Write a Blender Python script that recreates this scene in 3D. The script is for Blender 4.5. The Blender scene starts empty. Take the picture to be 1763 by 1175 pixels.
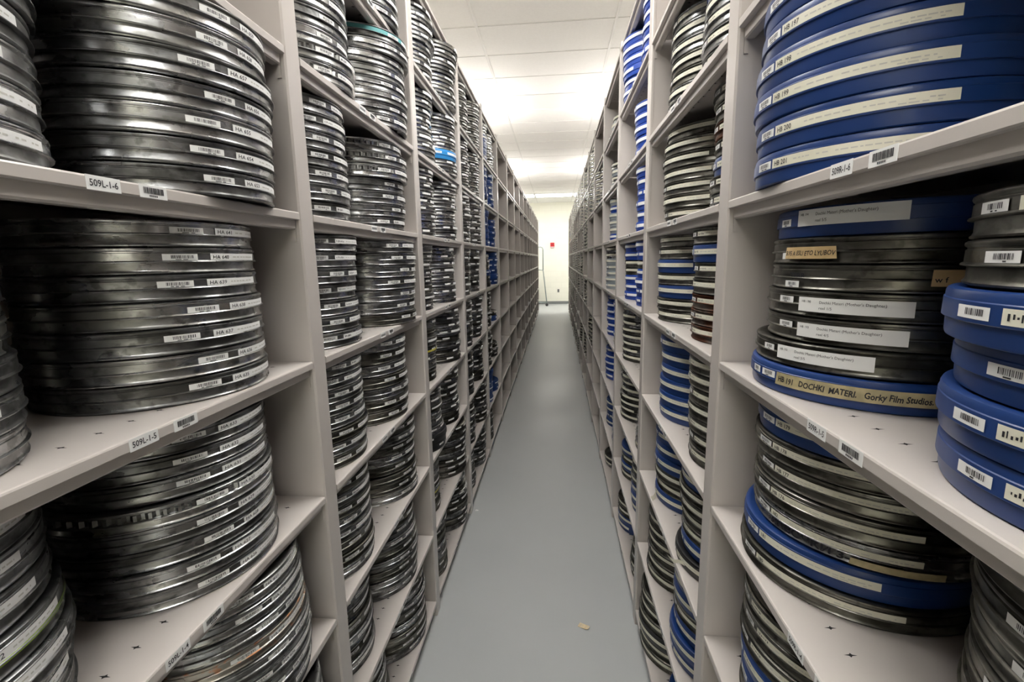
import bpy, math, random
from mathutils import Matrix, Vector

# ------------------------------------------------------------------ camera, world, exposure
sc = bpy.context.scene
COL = sc.collection
EYE = 1.711                      # eye height above the floor
F_PX, YAW, PITCH, ROLL = 815.09, 0.0965, -0.1712, -0.0185

def make_camera():
    cy, sy = math.cos(YAW), math.sin(YAW)
    w = Vector((-sy*math.cos(PITCH), cy*math.cos(PITCH), math.sin(PITCH)))
    r = Vector((cy, sy, 0)); u = r.cross(w)
    r2 = math.cos(ROLL)*r + math.sin(ROLL)*u
    u2 = -math.sin(ROLL)*r + math.cos(ROLL)*u
    cd = bpy.data.cameras.new('camera'); cam = bpy.data.objects.new('camera', cd); COL.objects.link(cam)
    cd.sensor_fit = 'HORIZONTAL'; cd.sensor_width = 36.0; cd.lens = F_PX*36.0/1763.0
    cd.clip_start = 0.02; cd.clip_end = 100
    m = Matrix((r2, u2, -w)).transposed().to_4x4(); m.translation = Vector((0, 0, EYE))
    cam.matrix_world = m
    sc.camera = cam
make_camera()
world = bpy.data.worlds.new('world'); sc.world = world; world.use_nodes = True
world.node_tree.nodes['Background'].inputs[0].default_value = (0.9, 0.93, 1.0, 1)
world.node_tree.nodes['Background'].inputs[1].default_value = 0.0
vs = sc.view_settings
vs.view_transform = 'Standard'; vs.look = 'None'; vs.gamma = 1.0; vs.use_curve_mapping = False
vs.exposure = 1.02
STRIP_POWER = 30.0               # emission of the over-rack strip lights
TROFFER_POWER = 13.0              # emission of all recessed lights, the far row and the unseen rows
sc.cycles.use_denoising = True
sc.cycles.max_bounces = 8; sc.cycles.diffuse_bounces = 5; sc.cycles.glossy_bounces = 4
sc.cycles.transmission_bounces = 2; sc.cycles.caustics_reflective = False; sc.cycles.caustics_refractive = False
sc.cycles.sample_clamp_indirect = 6.0

# ------------------------------------------------------------------ the measured layout
A, B = 0.5845, 0.3619            # distance of the left / right rack front from the camera axis
P = 0.94                         # bay pitch
YU = {'L': 1.0645, 'R': 1.0774}  # near edge of the first upright ahead
UW = 0.062                       # upright width
SP, Z1 = 0.3493, 0.0793          # shelf spacing, height of the lowest deck
DEP = 0.41                       # depth of one shelf
CEIL = EYE + 2.03
WALLY = 18.1
FX = {'L': -A, 'R': B}
SG = {'L': -1, 'R': 1}
NB = 16
def zl(n): return Z1 + (n-1)*SP
def yu(side, k): return YU[side] + (k-1)*P
rnd = random.Random(7)

# ------------------------------------------------------------------ materials
def mat(name, base, rough=0.5, metal=0.0, spec=None):
    m = bpy.data.materials.new(name); m.use_nodes = True
    b = m.node_tree.nodes['Principled BSDF']
    b.inputs['Base Color'].default_value = (*base, 1); b.inputs['Roughness'].default_value = rough
    b.inputs['Metallic'].default_value = metal
    if spec is not None: b.inputs['Specular IOR Level'].default_value = spec
    return m
def nodes(m): return m.node_tree.nodes, m.node_tree.links, m.node_tree.nodes['Principled BSDF']
def noisy(m, c1, c2, scale=6, lo=0.4, hi=0.6, detail=5, rough=None, squash=(1,1,1), per_object=True, bump=0, bscale=None):
    N, L, b = nodes(m)
    tc = N.new('ShaderNodeTexCoord'); mp = N.new('ShaderNodeMapping'); mp.inputs['Scale'].default_value = squash
    L.new(tc.outputs['Object'], mp.inputs['Vector'])
    vec = mp.outputs[0]
    if per_object:
        oi = N.new('ShaderNodeObjectInfo'); mu = N.new('ShaderNodeMath'); mu.operation = 'MULTIPLY'; mu.inputs[1].default_value = 57.0
        L.new(oi.outputs['Random'], mu.inputs[0])
        va = N.new('ShaderNodeVectorMath'); va.operation = 'ADD'
        L.new(vec, va.inputs[0]); L.new(mu.outputs[0], va.inputs[1]); vec = va.outputs[0]
    nz = N.new('ShaderNodeTexNoise'); nz.inputs['Scale'].default_value = scale; nz.inputs['Detail'].default_value = detail
    L.new(vec, nz.inputs['Vector'])
    mr = N.new('ShaderNodeMapRange'); mr.inputs['From Min'].default_value = lo; mr.inputs['From Max'].default_value = hi
    L.new(nz.outputs[0], mr.inputs['Value'])
    mx = N.new('ShaderNodeMix'); mx.data_type = 'RGBA'
    mx.inputs['A'].default_value = (*c1, 1); mx.inputs['B'].default_value = (*c2, 1)
    L.new(mr.outputs[0], mx.inputs['Factor']); L.new(mx.outputs['Result'], b.inputs['Base Color'])
    if rough:
        r2 = N.new('ShaderNodeMapRange'); r2.inputs['From Min'].default_value = lo; r2.inputs['From Max'].default_value = hi
        r2.inputs['To Min'].default_value = rough[0]; r2.inputs['To Max'].default_value = rough[1]
        L.new(nz.outputs[0], r2.inputs['Value']); L.new(r2.outputs[0], b.inputs['Roughness'])
    if bump:
        n2 = N.new('ShaderNodeTexNoise'); n2.inputs['Scale'].default_value = bscale or scale*4; n2.inputs['Detail'].default_value = 3
        L.new(vec, n2.inputs['Vector'])
        bp = N.new('ShaderNodeBump'); bp.inputs['Strength'].default_value = bump; bp.inputs['Distance'].default_value = 0.002
        L.new(n2.outputs[0], bp.inputs['Height']); L.new(bp.outputs[0], b.inputs['Normal'])
    return m
def tin(name, c1, c2, rough, lo=0.40, hi=0.62, extra=None):
    """worn tin plate: bright metal broken by dull blotches, dull film varies from can to can"""
    m = mat(name, c1, 0.3, 1.0)
    noisy(m, c1, c2, scale=9, lo=lo, hi=hi, detail=8, rough=rough, squash=(1, 1, 2.2), bump=0.25, bscale=30)
    N, L, b = nodes(m)
    # a second finer speckle
    tc = N.new('ShaderNodeTexCoord'); nz = N.new('ShaderNodeTexNoise'); nz.inputs['Scale'].default_value = 48; nz.inputs['Detail'].default_value = 4
    oi = N.new('ShaderNodeObjectInfo'); va = N.new('ShaderNodeVectorMath'); va.operation = 'ADD'
    L.new(tc.outputs['Object'], va.inputs[0]); L.new(oi.outputs['Random'], va.inputs[1]); L.new(va.outputs[0], nz.inputs['Vector'])
    mr = N.new('ShaderNodeMapRange'); mr.inputs['From Min'].default_value = 0.56; mr.inputs['From Max'].default_value = 0.66
    mr.inputs['To Max'].default_value = 0.55
    L.new(nz.outputs[0], mr.inputs['Value'])
    src = b.inputs['Base Color'].links[0].from_socket
    mx = N.new('ShaderNodeMix'); mx.data_type = 'RGBA'; mx.inputs['B'].default_value = (*(extra or [c*0.6 for c in c2]), 1)
    L.new(src, mx.inputs['A']); L.new(mr.outputs[0], mx.inputs['Factor']); L.new(mx.outputs['Result'], b.inputs['Base Color'])
    return m
def emis(name, col, strength):
    m = bpy.data.materials.new(name); m.use_nodes = True
    b = m.node_tree.nodes['Principled BSDF']; b.inputs['Base Color'].default_value = (0.9, 0.9, 0.9, 1)
    b.inputs['Emission Color'].default_value = (*col, 1); b.inputs['Emission Strength'].default_value = strength
    return m
M = {}
M['paint'] = noisy(mat('taupe_rack_paint', (0.6, 0.55, 0.52), 0.30), (0.50, 0.462, 0.436), (0.525, 0.485, 0.458), scale=3, per_object=False, bump=0.02, bscale=300)
M['slot'] = mat('slot_shadow', (0.006, 0.006, 0.006), 0.9)
M['floor'] = noisy(mat('grey_floor', (0.3, 0.31, 0.315), 0.42), (0.385, 0.40, 0.405), (0.42, 0.435, 0.44), scale=0.9, lo=0.35, hi=0.65, detail=6, rough=(0.36, 0.46), per_object=False, bump=0.03, bscale=40)
M['ceil'] = noisy(mat('ceiling_tile', (0.8, 0.79, 0.77), 0.95), (0.86, 0.85, 0.83), (0.88, 0.87, 0.85), scale=60, per_object=False)
M['tbar'] = mat('ceiling_bar', (0.74, 0.73, 0.71), 0.6)
M['wall'] = mat('cream_block_wall', (0.82, 0.81, 0.72), 0.7)
M['base'] = mat('grey_cove_base', (0.19, 0.20, 0.20), 0.6)
M['tin'] = tin('worn_tin', (0.55, 0.555, 0.56), (0.20, 0.20, 0.19), (0.20, 0.42))
M['dull'] = tin('dull_tin', (0.40, 0.405, 0.41), (0.088, 0.088, 0.084), (0.24, 0.46))
M['dark'] = tin('dark_tin', (0.22, 0.215, 0.19), (0.055, 0.053, 0.045), (0.28, 0.48))
M['rust'] = tin('rusty_tin', (0.20, 0.18, 0.16), (0.09, 0.036, 0.02), (0.3, 0.6), lo=0.36, hi=0.56)
M['orangerust'] = tin('orange_stained_tin', (0.48, 0.46, 0.42), (0.30, 0.27, 0.23), (0.25, 0.45), extra=(0.62, 0.19, 0.03))
M['blue'] = noisy(mat('blue_plastic', (0.02, 0.07, 0.32), 0.34), (0.008, 0.034, 0.145), (0.011, 0.041, 0.17), scale=5, rough=(0.30, 0.42), bump=0.02)
M['royal'] = noisy(mat('royal_blue_plastic', (0.02, 0.08, 0.5), 0.34), (0.012, 0.045, 0.27), (0.016, 0.058, 0.33), scale=5, rough=(0.30, 0.42))
M['cyan'] = mat('bright_blue_tin', (0.03, 0.22, 0.52), 0.35)
M['grey'] = mat('grey_plastic', (0.30, 0.335, 0.36), 0.4)
M['black'] = mat('black_plastic', (0.012, 0.012, 0.013), 0.38)
M['orange'] = mat('orange_plastic', (0.85, 0.42, 0.04), 0.4)
M['paper'] = mat('white_label', (0.80, 0.80, 0.79), 0.55)
M['cream'] = noisy(mat('cream_tape', (0.7, 0.68, 0.56), 0.6), (0.68, 0.66, 0.54), (0.74, 0.72, 0.61), scale=14)
M['masking'] = noisy(mat('masking_tape', (0.6, 0.42, 0.2), 0.6), (0.58, 0.41, 0.20), (0.68, 0.50, 0.27), scale=30)
M['oldtape'] = noisy(mat('aged_tape', (0.5, 0.42, 0.24), 0.55), (0.36, 0.31, 0.18), (0.50, 0.42, 0.24), scale=40)
M['teal'] = mat('teal_tape', (0.10, 0.36, 0.37), 0.5)
M['green'] = mat('green_tape', (0.32, 0.52, 0.02), 0.5)
M['yellow'] = mat('yellow_tape', (0.72, 0.66, 0.06), 0.5)
M['ink'] = mat('black_ink', (0.015, 0.015, 0.02), 0.6)
M['greyink'] = mat('faded_ink', (0.52, 0.51, 0.47), 0.7)
M['strip'] = emis('strip_lens', (1.0, 0.982, 0.955), STRIP_POWER)
M['troffer'] = emis('troffer_lens', (1.0, 0.985, 0.95), TROFFER_POWER)
M['white'] = mat('white_metal', (0.8, 0.8, 0.78), 0.4)
M['alarmred'] = mat('alarm_red', (0.62, 0.02, 0.03), 0.35)
M['clear'] = mat('strobe_lens', (0.62, 0.45, 0.46), 0.15)
M['steel'] = mat('grey_green_tube', (0.30, 0.35, 0.34), 0.35, 0.4)
M['rubber'] = mat('caster_rubber', (0.05, 0.05, 0.05), 0.7)
M['kraft'] = noisy(mat('buff_tag', (0.66, 0.54, 0.34), 0.8), (0.62, 0.50, 0.31), (0.70, 0.58, 0.38), scale=60)

# block courses on the far wall
def block_wall():
    N, L, b = nodes(M['wall'])
    tc = N.new('ShaderNodeTexCoord'); sep = N.new('ShaderNodeSeparateXYZ'); cmb = N.new('ShaderNodeCombineXYZ')
    ad = N.new('ShaderNodeMath'); ad.operation = 'ADD'
    L.new(tc.outputs['Object'], sep.inputs[0]); L.new(sep.outputs[0], ad.inputs[0]); L.new(sep.outputs[1], ad.inputs[1])
    L.new(ad.outputs[0], cmb.inputs[0]); L.new(sep.outputs[2], cmb.inputs[1])
    br = N.new('ShaderNodeTexBrick'); br.inputs['Scale'].default_value = 1.0
    br.inputs['Brick Width'].default_value = 0.406; br.inputs['Row Height'].default_value = 0.203
    br.inputs['Mortar Size'].default_value = 0.006; br.inputs['Mortar Smooth'].default_value = 0.6
    br.inputs['Color1'].default_value = (0.83, 0.82, 0.73, 1); br.inputs['Color2'].default_value = (0.80, 0.79, 0.705, 1)
    br.inputs['Mortar'].default_value = (0.76, 0.75, 0.67, 1)
    L.new(cmb.outputs[0], br.inputs['Vector']); L.new(br.outputs['Color'], b.inputs['Base Color'])
    bp = N.new('ShaderNodeBump'); bp.inputs['Strength'].default_value = 0.3; bp.inputs['Distance'].default_value = 0.004; bp.invert = True
    L.new(br.outputs['Fac'], bp.inputs['Height']); L.new(bp.outputs[0], b.inputs['Normal'])
block_wall()

# ------------------------------------------------------------------ mesh helpers
class MB:
    """collects geometry for ONE mesh"""
    def __init__(s): s.v = []; s.f = []; s.m = []; s.sm = []
    def add(s, vs, fs, mi=0, smooth=False):
        o = len(s.v); s.v += [tuple(v) for v in vs]
        for f in fs: s.f.append(tuple(i+o for i in f)); s.m.append(mi); s.sm.append(smooth)
    def box(s, x0, x1, y0, y1, z0, z1, mi=0):
        x0, x1 = min(x0, x1), max(x0, x1)
        v = [(x0,y0,z0),(x1,y0,z0),(x1,y1,z0),(x0,y1,z0),(x0,y0,z1),(x1,y0,z1),(x1,y1,z1),(x0,y1,z1)]
        s.add(v, [(0,3,2,1),(4,5,6,7),(0,1,5,4),(1,2,6,5),(2,3,7,6),(3,0,4,7)], mi)
    def lathe(s, prof, seg, mi=0, c=(0,0,0), ribs=None, rot=0, zs=1.0, rs=1.0, smooth=True):
        """prof: (r, z) from the bottom centre round to the top centre; ribs: set of profile rows with vertical ribs"""
        vs = []; n = len(prof)
        for i in range(seg):
            a = rot + 2*math.pi*i/seg; ca, sa = math.cos(a), math.sin(a)
            for j, (r, z) in enumerate(prof):
                rr = r*rs
                if ribs and j in ribs and (i % 4) >= 2: rr -= 0.0045
                vs.append((c[0]+rr*ca, c[1]+rr*sa, c[2]+z*zs))
        fs = []
        for i in range(seg):
            k = (i+1) % seg
            for j in range(n-1): fs.append((i*n+j, k*n+j, k*n+j+1, i*n+j+1))
        s.add(vs, fs, mi, smooth)
        o = len(s.v)
        for row, flip in ((0, True), (n-1, False)):
            ring = [o-len(vs)+i*n+row for i in range(seg)]
            if flip: ring.reverse()
            s.f.append(tuple(ring)); s.m.append(mi); s.sm.append(False)
    def patch(s, R, s0, s1, z0, z1, mi=0, n=None, c=(0,0,0), ragged=0, rs=None, base=0):
        """a strip of tape on a cylinder of radius R; s measured along the rim from the side facing the aisle"""
        n = n or max(2, int(abs(s1-s0)/0.012))
        rr = random.Random(int((s0*7+s1*13+z0*101)*1e4)) if ragged else None
        vs = []
        for i in range(n+1):
            a = base + (s0+(s1-s0)*i/n)/R
            d0 = rr.uniform(-ragged, ragged) if rr and i in (0, n) else 0
            a2 = a + d0/R
            vs += [(c[0]+R*math.cos(a), c[1]+R*math.sin(a), c[2]+z0), (c[0]+R*math.cos(a2), c[1]+R*math.sin(a2), c[2]+z1)]
        s.add(vs, [(2*i, 2*i+2, 2*i+3, 2*i+1) for i in range(n)], mi, True)
    def prism(s, poly, y0, y1, mi=0):
        """poly in (x, z), extruded along y"""
        n = len(poly)
        vs = [(x, y0, z) for x, z in poly] + [(x, y1, z) for x, z in poly]
        fs = [(i, (i+1) % n, n+(i+1) % n, n+i) for i in range(n)] + [tuple(range(n-1, -1, -1)), tuple(range(n, 2*n))]
        s.add(vs, fs, mi)
    def tube(s, pts, r, seg=10, mi=0):
        pts = [Vector(p) for p in pts]; n = len(pts); vs = []
        for i, p in enumerate(pts):
            t = (pts[min(i+1, n-1)] - pts[max(i-1, 0)]).normalized()
            up = Vector((0, 0, 1)) if abs(t.z) < 0.9 else Vector((0, 1, 0))
            a = t.cross(up).normalized(); b = t.cross(a)
            for k in range(seg):
                q = 2*math.pi*k/seg; vs.append(p + r*(math.cos(q)*a + math.sin(q)*b))
        fs = [(i*seg+k, i*seg+(k+1) % seg, (i+1)*seg+(k+1) % seg, (i+1)*seg+k) for i in range(n-1) for k in range(seg)]
        fs += [tuple(range(seg-1, -1, -1)), tuple((n-1)*seg+k for k in range(seg))]
        s.add(vs, fs, mi, True)
    def mesh(s, name, mats):
        me = bpy.data.meshes.new(name); me.from_pydata(s.v, [], s.f)
        for m in mats: me.materials.append(M[m] if isinstance(m, str) else m)
        me.polygons.foreach_set('material_index', s.m); me.polygons.foreach_set('use_smooth', s.sm)
        me.validate(); me.update()
        return me
    def build(s, name, mats, parent=None, loc=None, fix=False):
        me = s.mesh(name, mats)
        if fix: fixn(me)
        return link(name, me, parent, loc)
def fixn(me):
    import bmesh
    b = bmesh.new(); b.from_mesh(me); bmesh.ops.recalc_face_normals(b, faces=b.faces); b.to_mesh(me); b.free()
def link(name, me, parent=None, loc=None, rz=0):
    o = bpy.data.objects.new(name, me); COL.objects.link(o)
    if parent: o.parent = parent
    if loc: o.location = loc
    if rz: o.rotation_euler.z = rz
    return o
def sharp(me, ang=0.6):
    try: me.set_sharp_from_angle(angle=ang)
    except Exception: pass
def bevel(o, w=0.003, seg=2):
    m = o.modifiers.new('bevel', 'BEVEL'); m.width = w; m.segments = seg; m.limit_method = 'ANGLE'; m.angle_limit = 0.6
def tag(o, label=None, cat=None, group=None, kind=None):
    if label: o['label'] = label
    if cat: o['category'] = cat
    if group: o['group'] = group
    if kind: o['kind'] = kind
    return o
_txt = {}
def text_mesh(body, bold=0.012):
    body = (body, bold)
    if body not in _txt:
        cu = bpy.data.curves.new('lettering', 'FONT'); cu.body = body[0]; cu.offset = bold; cu.size = 1.0; cu.resolution_u = 2
        ob = bpy.data.objects.new('lettering', cu)
        me = bpy.data.meshes.new_from_object(ob)
        vs = [(v.co.x, v.co.y) for v in me.vertices]; fs = [tuple(p.vertices) for p in me.polygons]
        bpy.data.objects.remove(ob); bpy.data.curves.remove(cu); bpy.data.meshes.remove(me)
        w = max([v[0] for v in vs] or [1])
        _txt[body] = (vs, fs, w)
    return _txt[body]
def ctext(mb, R, body, s0, z0, h, mi=1, width=None, slant=0.0, wave=0.0, base=0, bold=0.010):
    """lettering of cap height h laid round a cylinder, starting at s0"""
    vs, fs, w = text_mesh(body, bold)
    k = h/0.72; kx = k if width is None else width/w
    out = []
    for x, y in vs:
        s_ = s0 + x*kx + slant*y*k; z = z0 + y*k + wave*math.sin(x*2.1)
        a = base + s_/R
        out.append((R*math.cos(a), R*math.sin(a), z))
    mb.add(out, fs, mi)
def barcode(mb, R, s0, s1, z0, z1, mi=1, seed=1, base=0):
    r = random.Random(seed); x = s0
    while x < s1:
        w = r.choice((0.0006, 0.0009, 0.0014)); mb.patch(R, x, min(x+w, s1), z0, z1, mi, n=1, base=base); x += w + r.choice((0.0007, 0.001, 0.0014))
def dashes(mb, R, s0, s1, z, h, mi, seed=3, base=0):
    r = random.Random(seed); x = s0
    while x < s1:
        w = r.uniform(0.003, 0.011)
        if r.random() < 0.82: mb.patch(R, x, min(x+w, s1), z, z+h, mi, n=1, base=base)
        x += w + r.uniform(0.0015, 0.004)

# ------------------------------------------------------------------ the room shell
XL, XR, YB = -2.6, 2.4, -3.6
def shell():
    m = MB(); m.box(XL, XR, YB, WALLY, -0.08, 0); tag(m.build('floor', ['floor']), kind='structure')
    m = MB(); m.box(XL, XR, YB, WALLY, CEIL, CEIL+0.08)
    for k in range(-2, 3):
        x = -0.705 + k*1.22
        if XL < x < XR: m.box(x-0.012, x+0.012, YB+0.01, WALLY-0.01, CEIL-0.004, CEIL+0.002, 1)
    y = 4.55 - 0.61*13
    while y < WALLY-0.1:
        if y > YB: m.box(XL+0.01, XR-0.01, y-0.006, y+0.006, CEIL-0.003, CEIL+0.002, 2)
        y += 0.61
    tag(m.build('ceiling', ['ceil', 'tbar', mat('tile_edge', (0.71, 0.70, 0.68), 0.8)]), kind='structure')
    for nm, b in (('wall_back', (XL, XR, WALLY, WALLY+0.1)), ('wall_front', (XL, XR, YB-0.1, YB)),
                  ('wall_left', (XL-0.1, XL, YB, WALLY)), ('wall_right', (XR, XR+0.1, YB, WALLY))):
        m = MB(); m.box(*b, 0, CEIL); tag(m.build(nm, ['wall']), kind='structure')
    m = MB(); m.prism([(0, 0), (0.014, 0), (0.011, 0.02), (0.008, 0.10), (0, 0.105)], XL, XR)
    o = m.build('baseboard_back', ['base'], fix=True); o.rotation_euler.z = -math.pi/2; o.location = (0, WALLY, 0)
    o.data.transform(Matrix.Identity(4)); tag(o, kind='structure')
shell()

# ------------------------------------------------------------------ lights
def strip_light(x0, x1, y, label):
    """long strip fixture standing in the gap over a rack: housing with a lens on each face"""
    z = CEIL - 0.55
    e = bpy.data.objects.new('strip_light', None); COL.objects.link(e); e.location = ((x0+x1)/2, y, z)
    tag(e, label, 'ceiling light', 'strip lights hung over the racks')
    w = (x1-x0)/2
    m = MB(); m.box(-w, w, -0.035, 0.035, -0.03, 0.03); bevel(m.build('housing', ['white'], e), 0.004)
    m = MB(); m.box(-w+0.02, w-0.02, -0.065, 0.065, 0.031, 0.055); m.build('upper_lens', ['strip'], e)
    m = MB(); m.box(-w+0.02, w-0.02, -0.05, 0.05, -0.055, -0.031); m.build('lower_lens', ['strip'], e)
    for s_ in (-1, 1):
        m = MB(); m.tube([(s_*w*0.8, 0, 0.03), (s_*w*0.8, 0, 0.55)], 0.004, 6); m.build('hanger_rod', ['white'], e)
for i, y in enumerate((6.6, 11.3)):
    q = ('nearer the camera', 'farther from the camera')[i]
    strip_light(-2.35, -1.00, y, 'white strip light hung over the left rack, the one ' + q)
    strip_light(0.75, 2.10, y, 'white strip light hung over the right rack, the one ' + q)
def troffer(x0, x1, label, yy=15.82):
    e = bpy.data.objects.new('ceiling_light', None); COL.objects.link(e); e.location = ((x0+x1)/2, yy, CEIL)
    tag(e, label, 'ceiling light', 'recessed ceiling lights')
    w = (x1-x0)/2 - 0.015
    m = MB()
    for a in ((-w, w, -0.30, -0.27), (-w, w, 0.27, 0.30), (-w, -w+0.03, -0.27, 0.27), (w-0.03, w, -0.27, 0.27)): m.box(*a, -0.03, 0)
    m.build('frame', ['white'], e)
    m = MB(); m.box(-w+0.03, w-0.03, -0.27, 0.27, -0.045, -0.005); m.build('diffuser', ['troffer'], e)
troffer(-1.925, -0.705, 'lit recessed light beyond the left rack at the far end')
troffer(-0.705, 0.515, 'lit recessed light centred over the far end of the aisle')
troffer(0.515, 1.735, 'lit recessed light beyond the right rack at the far end')
for yy, w1 in ((1.81, 'just ahead of the camera, out of frame'), (-1.24, 'behind the camera, out of frame')):  # unseen rows; the over-rack units are added for more light from the sides
    troffer(-1.925, -0.705, 'added recessed light over the left rack ' + w1, yy)
    troffer(-0.705, 0.515, 'lit recessed light over the aisle ' + w1, yy)
    troffer(0.515, 1.735, 'added recessed light over the right rack ' + w1, yy)

# ------------------------------------------------------------------ shelving
def X(side, d): return FX[side] + SG[side]*d
def upright_mesh(side):
    """front post with rounded return and the side sheet behind it; origin at the near foot of the front face"""
    g = SG[side]; H = zl(9) + 0.035; m = MB(); b = 0.004
    prof = [(0, b), (0, UW-b), (b, UW), (0.012, UW), (0.012, 0), (b, 0)]      # (d, y)
    n = len(prof)
    vs = [(g*d, y, 0) for d, y in prof] + [(g*d, y, H) for d, y in prof]
    fs = [(i, (i+1) % n, n+(i+1) % n, n+i) for i in range(n)] + [tuple(range(n-1, -1, -1)), tuple(range(n, 2*n))]
    m.add(vs, fs)
    m.box(g*0.012, g*0.40, 0.003, UW-0.003, 0, H-0.004)
    m.box(g*0.0125, g*0.075, 0.0016, UW-0.0016, 0, H-0.006)
    m.box(g*0.40, g*0.44, 0.012, UW-0.012, 0, H-0.004)
    m.box(g*0.44, g*0.84, 0.003, UW-0.003, 0, H-0.004)
    for l in range(1, 10):                                                    # little clips below every shelf
        z = zl(l) - 0.037
        for y0, y1 in ((-0.0015, 0.004), (UW-0.004, UW+0.0015)): m.box(g*0.013, g*0.021, y0, y1, z-0.028, z)
    me = m.mesh('upright', ['paint']); fixn(me); return me
def shelf_mesh(side):
    """deck with rolled nosing, folded lip, back lip and rows of slots; the row behind is the twin deck of the rack"""
    g = SG[side]; L0, L1 = UW+0.002, P-0.002; m = MB()
    for d0, sgn, dd in ((0, 1, DEP-0.012), (0.845, -1, DEP-0.012)):
        pr = [(0, -0.003), (0.0012, -0.0006), (0.004, 0), (dd, 0), (dd, -0.034), (dd-0.022, -0.034), (dd-0.022, -0.003),
              (0.034, -0.003), (0.034, -0.037), (0.031, -0.039), (0.015, -0.039), (0.012, -0.036), (0.012, -0.018), (0.003, -0.018), (0, -0.0165)]
        m.prism([(g*(d0+sgn*d), z) for d, z in pr], L0, L1)
    me_y = 0.0525
    for d in (0.067, 0.335):
        y = 0.093
        while y < P-0.04:
            c = Vector((g*d, y, 0.0002))
            q = [(-0.0095, 0), (-0.003, -0.0012), (-0.001, -0.0042), (0.0015, -0.0016), (0.0095, 0), (0.003, 0.0012), (0.001, 0.0042), (-0.0015, 0.0016)]
            m.add([(c.x+a, c.y+b_, c.z) for a, b_ in q], [tuple(range(8))], 1)
            m.add([(c.x+a, c.y+b_, -0.0036) for a, b_ in reversed(q)], [tuple(range(8))], 1)
            y += me_y
    me = m.mesh('shelf', ['paint', 'slot'])
    fixn(me); return me
def kick_mesh(side):
    g = SG[side]; m = MB(); m.box(g*0.03, g*0.05, UW+0.002, P-0.002, 0, Z1-0.04); return m.mesh('kick_plate', ['paint'])
def back_mesh(side):
    g = SG[side]; m = MB(); m.box(g*0.85, g*0.86, UW+0.001, P-0.001, 0, zl(9)); return m.mesh('shade_panel', ['paint'])  # unseen panel added to keep the space behind the decks dark
def flat_text(m, body, y, z, h, x, side, mi=1, width=None):
    vs, fs, w = text_mesh(body); k = h/0.72; kx = k if width is None else width/w
    sgn = 1 if side == 'L' else -1
    m.add([(x, y + sgn*a*kx, z + b_*k) for a, b_ in vs], [f if side == 'L' else f for f in fs], mi)
def shelf_label(side, code, seed):
    """white sticker with the shelf code or with a barcode, on the nosing; reader's left to right"""
    out = []; g = SG[side]; sgn = 1 if side == 'L' else -1; x = -g*0.0005
    for kind in ('code', 'barcode'):
        m = MB(); a, b_ = (0.0, 0.048)
        y0, y1 = sorted((0, sgn*b_)); m.box(x+g*0.0004, x, y0, y1, -0.0185, -0.0002)
        xt = x - g*0.0003
        if kind == 'code':
            if code: flat_text(m, code, sgn*0.004, -0.0135, 0.0088, xt, side, width=0.040)
            else:
                r = random.Random(seed)
                for i in range(8):
                    yy = sgn*(0.005+i*0.005); m.box(xt, xt-g*0.0001, *sorted((yy, yy+sgn*0.0028)), -0.013, -0.006, 1)
        else:
            r = random.Random(seed+5); q = 0.007
            while q < 0.041:
                w = r.choice((0.0007, 0.001, 0.0016)); m.box(xt, xt-g*0.0001, *sorted((sgn*q, sgn*(q+w))), -0.0125, -0.0035, 1); q += w+r.choice((0.0007, 0.0011))
            for i in range(5):
                yy = sgn*(0.016+i*0.003); m.box(xt, xt-g*0.0001, *sorted((yy, yy+sgn*0.0018)), -0.0165, -0.0140, 1)
        out.append(m.mesh('shelf_label', ['paper', 'ink']))
    return out
ORD = ['', 'nearest', 'second', 'third', 'fourth', 'fifth', 'sixth', 'seventh', 'eighth', 'ninth', 'tenth', 'eleventh', 'twelfth', 'thirteenth', 'fourteenth', 'fifteenth', 'farthest']
def bay_name(side, n):
    sd = 'left' if side == 'L' else 'right'
    return f'{ORD[n]} {sd} bay'
for side in 'LR':
    um, sm_, km, bm_ = upright_mesh(side), shelf_mesh(side), kick_mesh(side), back_mesh(side)
    generic = shelf_label(side, None, 3)
    for n in range(0, NB+1):
        sd = 'left' if side == 'L' else 'right'
        y0 = yu(side, n-1) if n else yu(side, -1)
        y0 = yu(side, n-1)
        e = bpy.data.objects.new('shelving_unit', None); COL.objects.link(e); e.location = (FX[side], y0, 0)
        if n == 0: lb = f'taupe steel shelving bay of the {sd} rack beside the camera, at the frame edge'
        elif n == 1: lb = f'taupe steel shelving bay nearest the camera on the {sd}, shelves marked 509{side}-1'
        elif n == NB: lb = f'taupe steel shelving bay closing the far end of the {sd} rack'
        else: lb = f'taupe steel shelving bay, {ORD[n]} of the {sd} rack counted from the camera'
        tag(e, lb, 'shelving', f'steel shelving bays of the {sd} rack')
        link('upright', um, e, (0, P, 0))
        if n == 0: link('upright', um, e)
        link('kick_plate', km, e); link('shade_panel', bm_, e)
        for l in range(1, 10):
            so = link('shelf', sm_, e, (0, 0, zl(l)))
            if l <= 8 and 1 <= n <= 4:
                y_code, y_bar = (0.563, 0.640) if side == 'L' else (0.694, 0.615)
                oy = 0.0 if side == 'L' else 0.0
                ms = shelf_label(side, f'509{side}-1-{l}', l) if n == 1 else generic
                ybase = yu(side, 0)
                off = (rnd.uniform(-0.05, 0.05) if n > 1 else 0)
                for me, yy in zip(ms, (y_code, y_bar)): link('shelf_label', me, so, (0, yy - ybase + off, 0))

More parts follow.
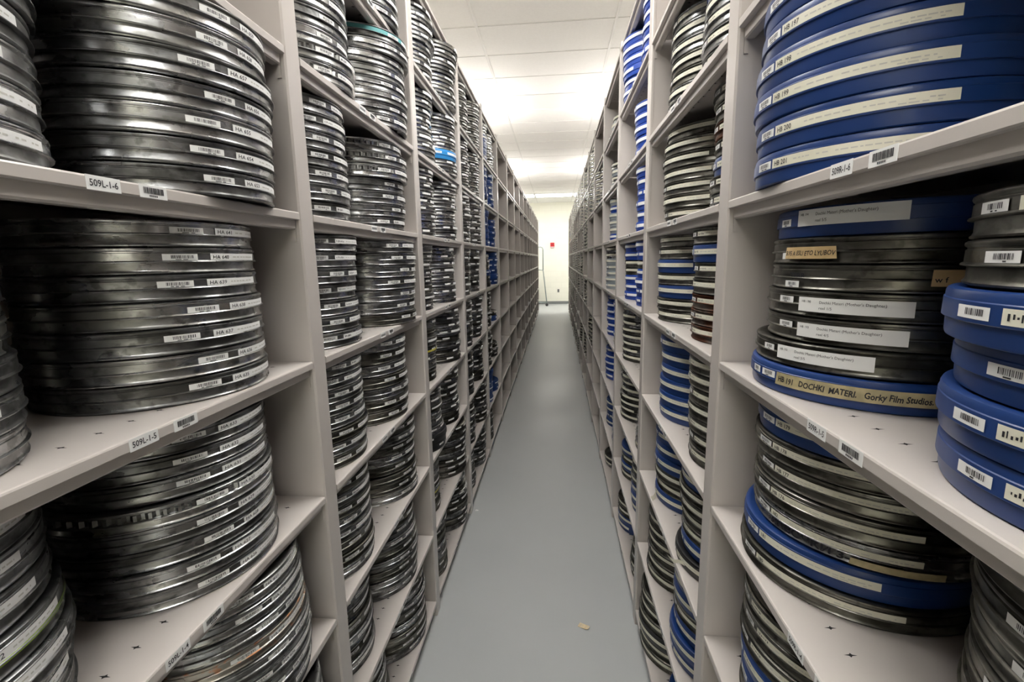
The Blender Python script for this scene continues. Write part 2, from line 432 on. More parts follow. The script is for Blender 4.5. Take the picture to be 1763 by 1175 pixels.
# ------------------------------------------------------------------ film cans
R0, T0 = 0.19, 0.0445
def prof_tin(R=R0, t=T0):
    s = 0.44*t
    base = [(R-0.016, 0.002), (R-0.010, 0), (R-0.006, 0.0), (R-0.0030, 0.0016), (R-0.0026, 0.0034), (R-0.0042, 0.0052), (R-0.0052, 0.0075), (R-0.0050, s+0.004), (R-0.012, s+0.004)]
    lid = [(R-0.010, s-0.0006), (R-0.003, s-0.0006), (R+0.0002, s+0.0001), (R+0.0005, s+0.0012), (R-0.0004, s+0.0024), (R-0.0024, s+0.0034), (R-0.0026, t-0.0098),
           (R-0.0040, t-0.0086), (R-0.0040, t-0.0072), (R-0.0022, t-0.0060), (R-0.0014, t-0.0042), (R-0.0018, t-0.0020), (R-0.0040, t-0.0004), (R-0.0075, t), (R-0.012, t-0.0008), (R-0.017, t-0.0032), (R-0.05, t-0.0036)]
    return base, lid
def prof_plain(R=R0, t=T0):
    s = 0.40*t
    base = [(R-0.014, 0.0), (R-0.007, 0.0), (R-0.0045, 0.0012), (R-0.0036, 0.004), (R-0.0032, s+0.003), (R-0.012, s+0.003)]
    lid = [(R-0.010, s), (R-0.001, s), (R, s+0.0008), (R-0.0003, t*0.78), (R-0.0014, t*0.80), (R-0.0016, t-0.004), (R-0.0028, t-0.0014), (R-0.006, t), (R-0.012, t-0.0006), (R-0.016, t-0.0025), (R-0.06, t-0.0028)]
    return base, lid
def prof_low(R=R0, t=T0, plain=False):
    if plain: return [(R-0.012, 0), (R-0.004, 0.001), (R-0.0035, 0.4*t), (R, 0.4*t+0.001), (R-0.001, t-0.002), (R-0.012, t)]
    return [(R-0.014, 0), (R-0.003, 0.002), (R-0.005, 0.007), (R-0.005, 0.42*t), (R+0.0005, 0.44*t), (R-0.0025, 0.52*t), (R-0.0035, t-0.009), (R-0.0015, t-0.004), (R-0.008, t), (R-0.02, t-0.002)]
_m = {}
def can_meshes(shape, matn, lod):
    """shape tin / ribbed / plain; returns [(part name, mesh)]"""
    key = (shape, matn, lod)
    if key in _m: return _m[key]
    seg = {0: 160, 1: 96, 2: 48}[lod]
    base, lid = prof_plain() if shape == 'plain' else prof_tin()
    ribs_b = ribs_l = None
    if shape == 'ribbed': ribs_l = {5, 6}; seg = 240 if lod < 2 else 120
    out = []
    if lod < 2:
        for nm, pr, rb in (('base', base, ribs_b), ('lid', lid, ribs_l)):
            m = MB(); m.lathe(pr, seg, ribs=rb); me = m.mesh(nm, [matn]); sharp(me); out.append((nm, me))
    else:
        m = MB(); m.lathe(base, seg); m.lathe(lid, seg, ribs=ribs_l); me = m.mesh('film_can', [matn]); sharp(me); out.append(('film_can', me))
    _m[key] = out
    return out
# kinds of can: shape, material, label style side-dependent, words for the label, category name
KIND = {
 's': ('tin', 'tin', 'silver metal film can'), 'm': ('tin', 'dull', 'dull grey film can'), 'r': ('ribbed', 'tin', 'ribbed silver film can'),
 'q': ('ribbed', 'dull', 'ribbed grey film can'), 'd': ('tin', 'dark', 'dark tarnished film can'), 'k': ('tin', 'rust', 'brown rusted film can'),
 'o': ('tin', 'orangerust', 'orange-stained film can'), 'b': ('plain', 'blue', 'blue plastic film can'), 'B': ('plain', 'royal', 'royal blue film can'),
 'c': ('plain', 'cyan', 'bright blue film can'), 'g': ('plain', 'grey', 'grey plastic film can'), 'z': ('plain', 'black', 'black plastic film can'),
 'O': ('plain', 'orange', 'orange plastic film can'), 't': ('tin', 'dull', 'teal-banded film can'), 'y': ('tin', 'dull', 'yellow-taped film can'),
 'G': ('tin', 'dull', 'green-taped film can'), 'x': ('tin', 'dull', 'masking-taped film can')}
THICK = {'b': 0.050, 'B': 0.050, 'c': 0.062, 'g': 0.048, 'z': 0.052, 'O': 0.05}
METAL = set('smrqdkotyGx')
# stacks: side, bay, level, slot, y in bay, x shift (+ = out of the rack), thickness factor, cans from the bottom up
STACKS = []
def st(side, bay, lvl, slot, yb, spec, dx=0.0, tf=1.0): STACKS.append((side, bay, lvl, slot, yb, spec, dx, tf))
st('L',1,6,'F',0.744,'mmsmmss',0.037)
st('L',1,6,'N',0.323,'sssmsss')
st('L',1,5,'F',0.715,'msmsmss')
st('L',1,5,'N',0.258,'smmssmm',-0.030)
st('L',1,4,'F',0.690,'mmmmrmmm')
st('L',1,4,'N',0.258,'mmmGmmm',-0.030)
st('L',1,3,'F',0.744,'mmmmomms',0.014)
st('L',1,2,'F',0.744,'mmsmmmm',0.035)
st('L',2,8,'F',0.744,'mssmsss',0.019)
st('L',2,7,'N',0.304,'>rr<smsmm')
st('L',2,7,'F',0.744,'smsmss>st',0.031)
st('L',2,6,'N',0.258,'mmmmmmm',-0.004)
st('L',2,6,'F',0.744,'mmmm>rr<r',0.004)
st('L',2,5,'N',0.264,'mmmmmmm')
st('L',2,5,'F',0.744,'dmmmmmm',0.030)
st('L',2,4,'N',0.258,'dmdmmmmm',-0.005)
st('L',2,4,'F',0.658,'ddmdmdm')
st('L',2,3,'N',0.258,'mddmmdmd',-0.007)
st('L',2,3,'F',0.734,'sdddmdmd')
st('L',2,2,'N',0.258,'mdmddmd',-0.030)
st('L',2,2,'F',0.658,'mmdmdmmd')
st('L',2,1,'N',0.264,'mdmddmd')
st('L',2,1,'F',0.736,'mddmdmmd')
st('L',3,8,'N',0.344,'ssss>sssm')
st('L',3,8,'F',0.744,'smss>xsss',0.032)
st('L',3,7,'N',0.344,'srsrsssq')
st('L',3,7,'F',0.744,'sscsssms',0.027)
st('L',3,6,'N',0.301,'s'*9)
st('L',3,6,'F',0.744,'sqssssss',0.011)
st('L',3,5,'N',0.258,'mmdmmsss',-0.018)
st('L',3,5,'F',0.718,'qsqsssmm')
st('L',3,4,'N',0.258,'dmmymdm',-0.019)
st('L',3,4,'F',0.744,'ddydmmmm',0.007)
st('L',3,3,'N',0.259,'>zz<mmmdmm')
st('L',3,3,'F',0.659,'ddmmdmmd')
st('L',3,2,'N',0.258,'ddydmmd',-0.029)
st('L',3,2,'F',0.744,'dddmdmdd',0.020)
st('L',3,1,'N',0.258,'ddmmddm',-0.004)
st('L',3,1,'F',0.744,'xdmddmdm',0.012)
st('L',4,8,'N',0.344,'s'*9)
st('L',4,8,'F',0.744,'s'*9,0.012)
st('L',4,7,'N',0.344,'s'*9)
st('L',4,7,'F',0.744,'s'*9,0.006)
st('L',4,6,'N',0.315,'s'*8)
st('L',4,6,'F',0.744,'sssssss',0.009)
st('L',4,5,'N',0.258,'smssmss')
st('L',4,5,'F',0.658,'smssmds')
st('L',4,4,'N',0.258,'mmmmsmm')
st('L',4,4,'F',0.658,'mmd>msmm')
st('L',4,3,'N',0.276,'mdmmmdm')
st('L',4,3,'F',0.707,'ddmmmmd')
st('L',4,2,'N',0.258,'mdmdmdm')
st('L',4,2,'F',0.744,'ddymddm',0.014)
st('L',4,1,'N',0.258,'mmmdmmm',-0.010)
st('L',4,1,'F',0.688,'mdmmmdm')
st('L',5,8,'N',0.270,'bbbbss')
st('L',5,8,'F',0.690,'sssssss')
st('L',5,7,'N',0.258,'mbbbbb')
st('L',5,7,'F',0.658,'bbbbbb')
st('L',5,6,'N',0.290,'bbbbbb')
st('L',5,6,'F',0.690,'bbbbb')
st('L',5,5,'N',0.287,'zdbdss')
st('L',5,5,'F',0.744,'bbbbbb',0.012)
st('L',5,4,'N',0.290,'dsdsdsd')
st('L',5,4,'F',0.690,'bd')
st('L',5,3,'N',0.270,'smddsds')
st('L',5,3,'F',0.690,'msd')
st('L',5,2,'N',0.290,'bbbbbb')
st('L',5,2,'F',0.690,'bb')
st('L',5,1,'N',0.270,'ddmddd')
st('R',1,6,'F',0.744,'bbbbbb',0.035)
st('R',1,5,'F',0.744,'>bd<ddddb',0.004)
st('R',1,4,'F',0.744,'>db<mdddb')
st('R',1,3,'F',0.744,'dbbdddd',-0.004)
st('R',1,5,'N',0.294,'bbb>b<dd')
st('R',1,4,'N',0.258,'ddddddd',-0.030)
st('R',2,7,'F',0.704,'mmddmmm')
st('R',2,7,'N',0.304,'mmmmbb')
st('R',2,6,'F',0.709,'ddddddd')
st('R',2,6,'N',0.258,'qdbdkdd',-0.027)
st('R',2,5,'F',0.744,'ddbdbdd',0.003)
st('R',2,5,'N',0.296,'kkkddbd')
st('R',2,4,'F',0.668,'bbbbbb')
st('R',2,4,'N',0.268,'ddddddd')
st('R',2,3,'F',0.704,'bddbbb')
st('R',2,3,'N',0.304,'>z<bddddb')
st('R',2,2,'F',0.744,'dddddd',0.012)
st('R',2,2,'N',0.330,'>bb<bdbb')
st('R',2,1,'F',0.744,'ddzddd',0.031)
st('R',2,1,'N',0.344,'bbb')
st('R',3,8,'F',0.744,'BBBBBB',0.026)
st('R',3,8,'N',0.344,'BBBBBB')
st('R',3,7,'F',0.464,'BBBBB')
st('R',3,6,'F',0.387,'BBBBBB')
st('R',3,5,'F',0.741,'BBBddBB')
st('R',3,5,'N',0.341,'BBBBdBB')
st('R',3,4,'F',0.744,'dmdmdmmm',0.005)
st('R',3,3,'F',0.744,'mdmdmmmm',0.009)
st('R',3,3,'N',0.258,'mmmm',-0.004)
st('R',3,2,'F',0.706,'dbdb')
st('R',3,2,'N',0.306,'bbbmmm')
st('R',3,1,'F',0.744,'bbdd',0.008)
st('R',3,1,'N',0.270,'dddd')
st('R',4,8,'F',0.597,'ggs')
st('R',4,7,'F',0.609,'gsgs')
st('R',4,6,'F',0.628,'BgggBg')
st('R',4,5,'F',0.744,'gggggss',0.013)
st('R',4,4,'F',0.716,'BBBBBB')
st('R',4,4,'N',0.270,'dBBBBB')
st('R',4,3,'F',0.744,'BBBBB',0.002)
st('R',4,2,'F',0.658,'bbbb')
st('R',4,2,'N',0.258,'bbbb')
st('R',4,1,'F',0.690,'mm')
_fr = random.Random(11)
for _b in range(5, NB+1):                      # the long run of far bays on the right
    for _l in range(1, 9):
        _p = {5: 0.35, 6: 0.8}.get(_b, 0.86) * (0.75 if _l <= 2 else 1)
        if _fr.random() > _p: continue
        if (_b, _l) == (6, 5): _sp = 'mmBdsmss'
        elif (_b, _l) == (5, 3): _sp = 'ggggg'
        elif (_b, _l) == (14, 5): _sp = 'OOOOO'
        elif (_b, _l) == (15, 7): _sp = 'OOgBB'
        else: _sp = ''.join(_fr.choice('ssm' if _l > 4 else 'smmd') for _ in range(_fr.choice((6, 7, 7, 8))))
        if _fr.random() < 0.8 or len(_sp) < 6: st('R', _b, _l, 'F', 0.66 + _fr.uniform(0, 0.08), _sp, 0.024)
        if _sp[0] not in 'gO': st('R', _b, _l, 'N', 0.262, ''.join(_fr.choice('ssm' if _l > 4 else 'smmd') for _ in range(_fr.choice((6, 7, 7, 8)))), 0.024)

def label_parts(side, lod, ch, idx, special=None):
    """meshes of the tapes on one can, in can coordinates"""
    R = R0 + (0.0004 if KIND[ch][0] == 'plain' else -0.0016); t = T0
    plain = KIND[ch][0] == 'plain'
    zc = (0.60 if plain else 0.635)*t
    out = []
    rr = random.Random(idx*31+lod)
    key = (side, lod, plain, ch if ch in 'tyGx' else '', idx % 7, special)
    if key in _m: return _m[key]
    j = rr.uniform(-0.006, 0.006)
    if side == 'L':
        b0 = -0.108 + j; b1 = b0+0.052; t0 = -0.034+j; t1 = t0 + (0.16 if special and special[0] == 'HAlong' else 0.13); h = 0.0125; paper = 'paper'
    else:
        b0 = -0.046 + j; b1 = b0+0.042; t0 = 0.008+j; t1 = t0 + rr.choice((0.20, 0.23, 0.25)); h = 0.0125; paper = 'cream'
    m = MB(); m.patch(R, b0, b1, zc-0.0052, zc+0.0052, 0)
    if lod < 2: barcode(m, R+0.0002, b0+0.012, b1-0.007, zc-0.0022, zc+0.0032, 1, seed=idx)
    else: m.patch(R+0.0003, b0+0.012, b1-0.006, zc-0.0018, zc+0.0026, 2)
    if lod < 2: dashes(m, R+0.0002, b0+0.018, b1-0.014, zc-0.0044, 0.0012, 1, idx)
    out.append(('barcode_label', m.mesh('barcode_label', ['paper', 'ink', 'greyink'])))
    m = MB(); m.patch(R, t0, t1, zc-h/2, zc+h/2, 0)
    if special and special[0] in ('HA', 'HB', 'HAlong'):
        ctext(m, R+0.0002, special[1], t0+0.004, zc-0.0032, 0.0068, 1, width=0.034, slant=0.1)
        dashes(m, R+0.0002, t0+0.048, t1-0.01, zc-0.001, 0.0022, 2, idx)
    elif lod < 2:
        r2 = random.Random(idx)
        q = t0+0.005
        while q < t0+0.034:
            w = r2.uniform(0.0009, 0.0022); m.patch(R+0.0002, q, q+w, zc-0.003*r2.uniform(0.3, 1), zc+0.003*r2.uniform(0.1, 1.1), 1, n=1); q += w+r2.uniform(0.001, 0.003)
        dashes(m, R+0.0002, t0+0.044, t1-0.01, zc-0.001, 0.002, 2, idx)
    else: m.patch(R+0.0003, t0+0.006, t0+0.03, zc-0.0025, zc+0.0025, 2)
    out.append(('title_label', m.mesh('title_label', [paper, 'ink', 'greyink'])))
    if ch in 'tyG':
        m = MB(); c = {'t': 'teal', 'y': 'yellow', 'G': 'green'}[ch]
        if ch == 't': m.patch(R-0.0002, -0.26, 0.02, zc-0.0085, zc+0.0085, 0)
        else: m.patch(R+0.0012, -0.22, 0.26, 0.40*t, 0.52*t, 0)
        out.append(('coloured_tape', m.mesh('coloured_tape', [c])))
    if ch == 'x':
        m = MB(); m.patch(R+0.0006, -0.02, 0.03, 0.30*t, 0.62*t, 0, ragged=0.004); m.patch(R+0.0006, -0.13, -0.10, 0.25*t, 0.58*t, 0, ragged=0.004)
        out.append(('masking_tape', m.mesh('masking_tape', ['masking'])))
    _m[key] = out
    return out

def curl(pts, w):
    """a loose end of paper tape: a ribbon through pts of width w (along z)"""
    m = MB(); vs = []
    for i, (x, y, z) in enumerate(pts): vs += [(x, y, z-w/2), (x+0.002*i, y, z+w/2)]
    m.add(vs, [(2*i, 2*i+2, 2*i+3, 2*i+1) for i in range(len(pts)-1)], 0, True)
    return m.mesh('peeling_tape', ['cream'])
def custom_labels(name):
    """the legible cans of the nearest right bay (can coordinates, thickness T0)"""
    t = T0; zc = 0.62*t; out = []
    def bc(s0, s1, z=zc, R=R0+0.0004, hh=0.0055):
        m = MB(); m.patch(R, s0, s1, z-hh, z+hh, 0); barcode(m, R+0.0002, s0+0.008, s1-0.007, z-0.002, z+0.0035, 1, seed=int(s0*1e4)+9)
        dashes(m, R+0.0002, s0+0.012, s1-0.012, z-0.0046, 0.0012, 1, 5)
        out.append(('barcode_label', m.mesh('barcode_label', ['paper', 'ink'])))
    def typed(code, reel, s0, s1, z0, z1, R=R0+0.0009):
        m = MB(); m.patch(R, s0, s1, z0, z1, 0)
        h = 0.0046; zt = z1-0.0095
        ctext(m, R+0.0003, code, s0+0.006, zt+0.0008, h*0.85, 1, bold=0.0)
        ctext(m, R+0.0003, "Dochki Materi (Mother's Daughter)", s0+0.036, zt, h, 1, width=0.088, bold=0.0)
        ctext(m, R+0.0003, reel, s0+0.036, zt-0.0095, h, 1, bold=0.0)
        out.append(('title_label', m.mesh('title_label', ['paper', 'ink'])))
    if name == 'HB194': bc(-0.022, 0.012, zc-0.003); typed('HB 194', 'reel 5/5', 0.032, 0.192, 0.017, 0.041)
    elif name == 'HB190': bc(0.012, 0.047); typed('HB 190', 'reel 1/5', 0.060, 0.215, 0.010, 0.034)
    elif name == 'HB193': bc(0.014, 0.048); typed('HB 193', 'reel 4/5', 0.060, 0.215, 0.010, 0.034)
    elif name == 'HB192': bc(0.006, 0.036); typed('HB 192', 'reel 3/5', 0.046, 0.196, 0.012, 0.036)
    elif name == 'LYUBOV':
        bc(0.002, 0.014, 0.014)
        m = MB(); m.patch(R0+0.0009, 0.012, 0.112, 0.009, 0.029, 0, ragged=0.003)
        ctext(m, R0+0.0012, 'B.95 A ESLI ETO LYUBOV', 0.015, 0.0148, 0.0080, 1, width=0.094, slant=0.15, wave=0.0005, bold=0.012)
        out.append(('masking_tape_label', m.mesh('masking_tape_label', ['masking', 'ink'])))
    elif name == 'TERR':
        bc(0.016, 0.050, 0.010)
        m = MB(); ctext(m, R0-0.0010, 'TERR', 0.026, 0.021, 0.0085, 0, width=0.034, bold=0.04)
        out.append(('marker_writing', m.mesh('marker_writing', ['ink'])))
        m = MB(); m.patch(R0+0.0009, 0.225, 0.262, 0.012, 0.036, 0, ragged=0.003); ctext(m, R0+0.0012, 'w f', 0.229, 0.018, 0.008, 1)
        out.append(('masking_tape_label', m.mesh('masking_tape_label', ['masking', 'ink'])))
    elif name == 'HB191':
        bc(-0.022, 0.006); out.append(out.pop()); bc(0.014, 0.050)
        m = MB(); m.patch(R0+0.0004, 0.052, 0.33, 0.014, 0.034, 0, ragged=0.003)
        ctext(m, R0+0.0008, 'HB 191   DOCHKI  MATERI.   Gorky Film Studios.   1975.   (', 0.058, 0.0195, 0.0090, 1, width=0.255, slant=0.12, wave=0.0006, bold=0.028)
        out.append(('tape_label', m.mesh('tape_label', ['oldtape', 'ink'])))
    elif name.startswith('T'):            # long cream tape with a stamped number
        code = name[1:]
        plain = code in ('181', 'HB 179') or code.startswith('*')
        R = R0 + (0.0004 if plain else -0.0010); s0 = 0.032
        code = code.strip('*')
        m = MB(); L = 0.235 if code not in ('181',) else 0.20
        m.patch(R, s0, s0+L, 0.0205, 0.0335, 0); ctext(m, R+0.0003, code, s0+0.005, 0.0235, 0.0070, 1)
        dashes(m, R+0.0003, s0+0.045, s0+L-0.012, 0.0262, 0.0016, 2, len(code)+int(code[-1])); dashes(m, R+0.0003, s0+L-0.07, s0+L-0.012, 0.0225, 0.0014, 2, 8)
        out.append(('title_label', m.mesh('title_label', ['cream', 'ink', 'greyink'])))
        bc(-0.014, 0.028, 0.027, R)
        if code == '182':
            m = MB(); ctext(m, R0-0.0030, '\u041b\u0410\u0412\u041e\u0427\u041a\u0418 3-\u044f', 0.030, 0.0055, 0.0125, 0, width=0.155, bold=0.03)
            out.append(('marker_writing', m.mesh('marker_writing', ['ink'])))
            m = MB(); m.patch(R0+0.001, 0.175, 0.30, 0.004, 0.016, 0, ragged=0.004); out.append(('peeling_tape', m.mesh('peeling_tape', ['oldtape'])))
    return out
CUSTOM = {  # (side, bay, level, slot): names from the bottom up
 ('R', 1, 5, 'F'): ['HB191', 'HB192', 'HB193', 'HB190', 'TERR', 'LYUBOV', 'HB194'],
 ('R', 1, 4, 'F'): ['T180', 'T181', 'T182', 'THB 176', 'THB 177', 'THB 178', 'THB 179'],
 ('R', 1, 6, 'F'): ['T*HB 201', 'T*HB 200', 'T*HB 199', 'T*HB 198', 'T*HB 197', 'T*HB 196']}
CLABEL = {'HB191': 'blue film can with handwritten tape HB 191 Dochki Materi, bottom of its stack',
 'HB192': 'tin film can with typed label reel 3/5, directly on the handwritten-taped blue can',
 'HB193': 'tin film can with typed label reel 4/5, third from bottom, nearest right bay',
 'HB190': 'tin film can with typed label reel 1/5, fourth from bottom, nearest right bay',
 'TERR': 'tin film can with TERR in black marker, no typed label',
 'LYUBOV': 'tin film can with torn masking tape reading ETO LYUBOV',
 'HB194': 'blue film can with typed label reel 5/5, topmost of its stack',
 'T182': 'tin film can taped 182 with large Cyrillic marker writing round its base'}
HA = {('L', 1, 5, 'F'): ['HA 635', 'HA 636', 'HA 637', 'HA 638', 'HA 639', 'HA 640', 'HA 641'],
      ('L', 1, 6, 'F'): ['HA 653', 'HA 654', 'HA 655', 'HA 656', 'HA 657', 'HA 658', 'HA 659'],
      ('L', 1, 4, 'F'): ['HA 626', 'HA 627', 'HA 628', 'HA 629', 'HA 630', 'HA 631', 'HA 632', 'HA 633'],
      ('L', 1, 4, 'N'): ['HA 619', 'HA 620', 'HA 621', 'HA 622', 'HA 623', 'HA 624', 'HA 625'],
      ('L', 1, 3, 'F'): ['HA 604', 'HA 605', 'HA 606', 'HA 607', 'HA 608', 'HA 609', 'HA 610', 'HA 611']}

UP = ['', 'first', 'second', 'third', 'fourth', 'fifth', 'sixth', 'seventh', 'eighth', 'ninth', 'tenth', 'eleventh', 'twelfth']
CANS = []
for (side, bay, lvl, slot, yb, spec, dx, tf) in STACKS:
    g = SG[side]; key = (side, bay, lvl, slot)
    rs = random.Random(hash((ord(side), bay, lvl, ord(slot))) & 0xffff)
    H = sum(THICK.get(c, T0)*tf for c in spec if c not in '<>'); k = min(1.0, 0.3075/H)
    z = zl(lvl); front = 0.003 if side == 'L' else 0.022
    cy = yu(side, bay-1) + yb
    wob = 0.006
    px = py = 0.0
    n_cans = sum(ch not in '<>' for ch in spec); i = -1; sh = 0.0
    for c in spec:
        if c in '<>': sh += 0.013 if c == '>' else -0.013; continue
        i += 1
        R = R0 + rs.choice((-0.002, 0, 0, 0.0015))
        if c in 'rqz' : R += 0.003
        t = THICK.get(c, T0)*tf*k
        px = max(-0.012, min(0.012, px*0.6 + rs.uniform(-wob, wob))); py = max(-0.010, min(0.010, py*0.6 + rs.uniform(-wob, wob)))
        if i == 0: px = py = 0
        xc = FX[side] + g*(front + R0 - dx - sh) + px
        lo, hi = yu(side, bay-1)+UW+R+0.002, yu(side, bay)-R-0.002
        yc = min(max(cy+py, lo), hi)
        CANS.append(dict(side=side, bay=bay, lvl=lvl, slot=slot, i=i, n=n_cans, c=c, R=R, t=t, x=xc, y=yc, z=z, key=key,
                         rot=rs.uniform(-0.20, 0.14) if bay < 3 else rs.uniform(-0.5, 0.35), dist=math.hypot(xc, yc)))
        z += t
# the 300 metal cans that show largest stay individual, the rest of that kind is one object
metal = sorted([q for q in CANS if q['c'] in METAL], key=lambda q: q['dist'])
CUT = 300
for q in metal[CUT:]: q['far'] = True
def can_label(q):
    sl = 'near' if q['slot'] == 'N' else 'far'; o = UP[q['i']+1]; lv = UP[q['lvl']]
    if q['key'] in CUSTOM:
        nm = CUSTOM[q['key']][q['i']]; col = 'blue' if q['c'] == 'b' else 'dark'
        if nm in CLABEL: return CLABEL[nm]
        return f"{col} film can, cream tape stamped {nm[1:].strip('*')}, {o} from bottom, {lv} shelf, nearest right bay"
    if q['key'] in HA:
        return f"{HA[q['key']][q['i']]} {'silver' if q['c'] == 's' else 'dull'} film can, {o} from bottom, {sl} stack, {lv} shelf, nearest left bay"
    return f"{KIND[q['c']][2]}, {o} from bottom of {sl} stack, {lv} shelf up, {bay_name(q['side'], q['bay'])}"
for ci, q in enumerate(CANS):
    if q.get('far'): continue
    c = q['c']; lod = 0 if q['bay'] == 1 else (1 if q['bay'] == 2 else 2)
    side = q['side']; custom = CUSTOM.get(q['key']); special = None
    if q['key'] in HA: special = ('HAlong' if (q['lvl'] == 6 and q['i'] == 0) else 'HA', HA[q['key']][q['i']])
    name = 'film_can' if c in METAL else 'plastic_film_can'
    lb = can_label(q)
    rz = (0 if side == 'L' else math.pi) + (q['rot'] if not custom else 0)
    sc_ = (q['R']/R0, q['R']/R0, q['t']*0.992/T0)
    grp = {'L': 'left', 'R': 'right'}[side]
    kind_g = 'metal' if c in METAL else {'b': 'blue plastic', 'B': 'blue plastic', 'c': 'blue plastic', 'g': 'grey plastic', 'z': 'black plastic', 'O': 'orange plastic'}[c]
    parts = can_meshes(KIND[c][0], KIND[c][1], lod)
    if lod < 2:
        e = bpy.data.objects.new(name, None); COL.objects.link(e); e.empty_display_size = 0.05
        e.location = (q['x'], q['y'], q['z']+0.0006); e.rotation_euler.z = rz; e.scale = sc_
        for nm, me in parts:
            o = link(nm, me, e)
            o.rotation_euler.z = random.Random(ci*2+len(nm)).uniform(0, 6.28)
        if custom: ls = custom_labels(custom[q['i']])
        else: ls = label_parts(side, lod, c, ci, special)
        ls = list(ls)
        if q['key'] == ('R', 2, 3, 'N') and q['i'] == 0:
            ls.append(('peeling_tape', curl([(0.178, 0.06, 0.020), (0.190, 0.045, 0.018), (0.204, 0.038, 0.013), (0.213, 0.026, 0.016), (0.214, 0.010, 0.012)], 0.011)))
        if q['key'] == ('R', 2, 3, 'F') and q['i'] == 0:
            ls.append(('peeling_tape', curl([(0.1905, 0.0, 0.036), (0.189, 0.03, 0.031), (0.190, 0.055, 0.024), (0.196, 0.066, 0.016), (0.206, 0.070, 0.011)], 0.015)))
        for nm, me in ls: link(nm, me, e)
        root = e
    else:
        key = ('whole', side, c, ci % 7)
        if key not in _m:
            m = MB(); shape = KIND[c][0]; base, lid = prof_plain() if shape == 'plain' else prof_tin()
            seg = 120 if shape == 'ribbed' else 56
            m.lathe(base, seg); m.lathe(lid, seg, ribs={5, 6} if shape == 'ribbed' else None)
            R = R0 + (0.0006 if shape == 'plain' else -0.0012); zc = 0.63*T0; rr = random.Random(ci % 7); v7 = ci % 7
            if side == 'L':
                if v7 != 2: m.patch(R, -0.11, -0.07, zc-0.0045, zc+0.0045, 1); m.patch(R+0.0004, -0.098, -0.078, zc-0.002, zc+0.003, 3)
                if v7 not in (1, 4, 5): m.patch(R, -0.03, rr.uniform(0.02, 0.10), zc-0.005, zc+0.005, 1)
            else:
                m.patch(R, -0.046, -0.004, zc-0.005, zc+0.005, 1); m.patch(R, 0.008, 0.008+rr.choice((0.2, 0.24)), zc-0.0065, zc+0.0065, 2 if c != 'B' else 1)
            if c in 'tyGx':
                m.patch(R+0.001, -0.2, 0.25, 0.38*T0, 0.56*T0, 4)
            me = m.mesh('film_can', [KIND[c][1], 'paper', 'cream', 'greyink', {'y': 'yellow', 'G': 'green', 't': 'teal', 'x': 'masking'}.get(c, 'paper')])
            sharp(me); _m[key] = me
        root = link(name, _m[key], None, (q['x'], q['y'], q['z']+0.0006)); root.rotation_euler.z = rz; root.scale = sc_
    tag(root, lb, 'film can', f'{kind_g} film cans on the {grp} rack')
# the remaining metal cans: one object
m = MB(); mats = ['tin', 'dull', 'dark', 'rust', 'paper', 'cream', 'yellow']; mi = {'tin': 0, 'dull': 1, 'dark': 2, 'rust': 3, 'orangerust': 1}
for q in CANS:
    if not q.get('far'): continue
    base = 0 if q['side'] == 'L' else math.pi
    c = (q['x'], q['y'], q['z']+0.0006); rs_ = q['R']/R0
    m.lathe(prof_low(), 36 if q['dist'] < 6 else 24, mi[KIND[q['c']][1]], c, zs=q['t']*0.992/T0, rs=rs_)
    zc = 0.68*q['t']
    Rl = q['R'] - 0.0008
    m.patch(Rl, -0.10, -0.05, zc-0.0045, zc+0.0045, 4, c=c, base=base+q['rot'], n=3)
    if q['side'] == 'R' or q['i'] % 3: m.patch(Rl, -0.02, 0.08 if q['side'] == 'L' else 0.2, zc-0.006, zc+0.006, 4 if q['side'] == 'L' else 5, c=c, base=base+q['rot'], n=6)
if m.v:
    me = m.mesh('film_cans', mats); sharp(me, 0.7)
    tag(link('film_cans', me), 'stacked metal film cans filling the farther bays of both racks', 'film cans', kind='stuff')

# ------------------------------------------------------------------ things at the far wall and on the floor
def alarm():
    e = bpy.data.objects.new('fire_alarm', None); COL.objects.link(e); e.location = (-0.17, WALLY, EYE+0.48)
    tag(e, 'red fire alarm strobe mounted on the cream far wall', 'fire alarm')
    m = MB(); m.box(-0.075, 0.075, -0.055, 0, -0.04, 0.10); bevel(m.build('housing', ['alarmred'], e), 0.008)
    m = MB(); m.box(-0.07, 0.07, -0.045, 0, -0.10, -0.041); bevel(m.build('strobe', ['clear'], e), 0.015, 3)
    m = MB()
    for k in range(4): m.box(-0.045, 0.045, -0.058, -0.054, 0.0+k*0.018, 0.008+k*0.018)
    m.build('grille', ['rubber'], e)
alarm()
def outlet():
    e = bpy.data.objects.new('wall_outlet', None); COL.objects.link(e); e.location = (0.05, WALLY, EYE-1.21)
    tag(e, 'small grey outlet plate low on the cream far wall', 'outlet')
    m = MB(); m.box(-0.037, 0.037, -0.008, 0, -0.06, 0.06); bevel(m.build('cover_plate', ['base'], e), 0.003)
    for z in (-0.025, 0.025):
        m = MB(); m.box(-0.017, 0.017, -0.0105, -0.008, z-0.014, z+0.014); m.build('socket', ['rubber'], e)
outlet()
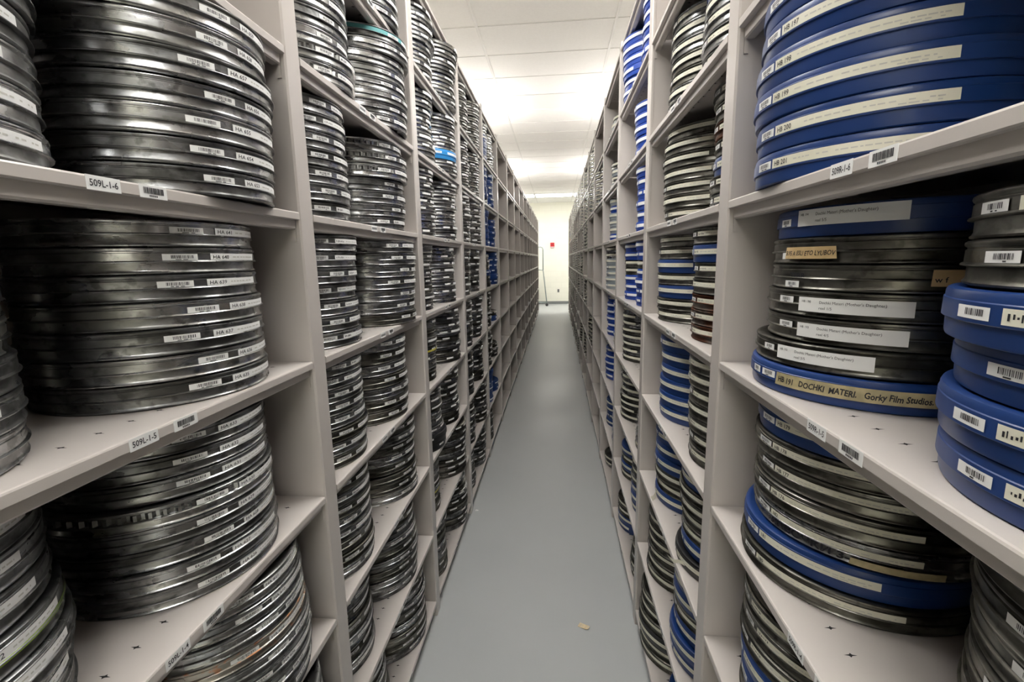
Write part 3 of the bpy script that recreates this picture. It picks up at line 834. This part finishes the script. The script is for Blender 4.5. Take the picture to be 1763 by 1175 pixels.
def ladder():
    """rolling ladder parked past the end of the left rack: only its right frame shows"""
    e = bpy.data.objects.new('rolling_ladder', None); COL.objects.link(e); e.location = (-0.5, 17.25, 0)
    tag(e, 'grey tubular rolling ladder parked past the end of the left rack', 'ladder')
    for dx in (-0.21, -0.71):
        m = MB(); m.tube([(dx, 0, 0.10), (dx, 0, 1.3), (dx, 0, 2.12)], 0.019, 10); m.build('side_rail', ['steel'], e)
        m = MB(); m.tube([(dx, 0.42, 0.10), (dx, 0.40, 1.3), (dx, 0.03, 2.0)], 0.016, 8); m.build('rear_rail', ['steel'], e)
    m = MB(); m.tube([(-0.21, 0, 2.12), (-0.08, 0, 2.12), (-0.02, 0, 2.09), (0, 0, 2.02), (0, 0, 1.30)], 0.019, 10); m.build('handrail', ['steel'], e)
    m = MB(); m.tube([(-0.21, 0, 1.32), (0, 0, 1.30), (0.03, 0, 1.05), (0.13, 0, 0.10)], 0.019, 10); m.build('brace', ['steel'], e)
    for k in range(5):
        m = MB(); z = 0.3+k*0.28; m.box(-0.72, -0.2, k*0.02, 0.24, z-0.02, z+0.005); m.build('step', ['steel'], e)
    m = MB(); m.tube([(0.13, 0, 0.14), (-0.71, 0, 0.14)], 0.016, 8); m.build('cross_bar', ['steel'], e)
    for dx, dy in ((0.13, 0), (-0.71, 0), (-0.21, 0.42), (-0.71, 0.42)):
        m = MB()
        pr = [(0.02, -0.013), (0.048, -0.013), (0.053, -0.006), (0.053, 0.006), (0.048, 0.013), (0.02, 0.013)]
        m.lathe(pr, 24); me = m.mesh('caster', ['rubber']); me.transform(Matrix.Rotation(math.pi/2, 4, 'X')); link('caster', me, e, (dx, dy, 0.053))
ladder()
def floor_tag():
    m = MB()
    out = [(-0.026, -0.013), (0.018, -0.015), (0.026, -0.008), (0.027, 0.008), (0.019, 0.015), (-0.025, 0.014)]
    n = len(out); zt = [0.0008, 0.004, 0.006, 0.005, 0.001, 0.0015]
    vs_ = [(x, y, z) for (x, y), z in zip(out, zt)] + [(x, y, z+0.0007) for (x, y), z in zip(out, zt)]
    m.add(vs_, [tuple(range(n-1, -1, -1)), tuple(range(n, 2*n))] + [(i, (i+1) % n, n+(i+1) % n, n+i) for i in range(n)])
    ring = [(0.020+0.003*math.cos(a*math.pi/4), 0.003*math.sin(a*math.pi/4), 0.0066) for a in range(8)]
    m.add(ring, [tuple(range(8))], 1)
    for k in range(4): m.box(-0.019, 0.008, -0.0085+k*0.005, -0.0075+k*0.005, 0.0025, 0.0033, 1)
    o = m.build('paper_tag', ['kraft', 'greyink']); o.location = (0.122, 1.985, 0.0003); o.rotation_euler.z = -0.45
    tag(o, 'small buff paper tag lying on the grey floor of the aisle', 'tag')
    m = MB(); m.add([(-0.012, -0.006, 0), (0.010, -0.008, 0.002), (0.014, 0.004, 0.001), (-0.004, 0.008, 0.004), (0, 0, 0.006)], [(0, 1, 4), (1, 2, 4), (2, 3, 4), (3, 0, 4), (3, 2, 1, 0)])
    o = m.build('paper_scrap', ['paper']); o.location = (-A+0.028, 2.99, 0.0005)
    tag(o, 'tiny white paper scrap on the floor at the foot of the left rack', 'scrap')
floor_tag()
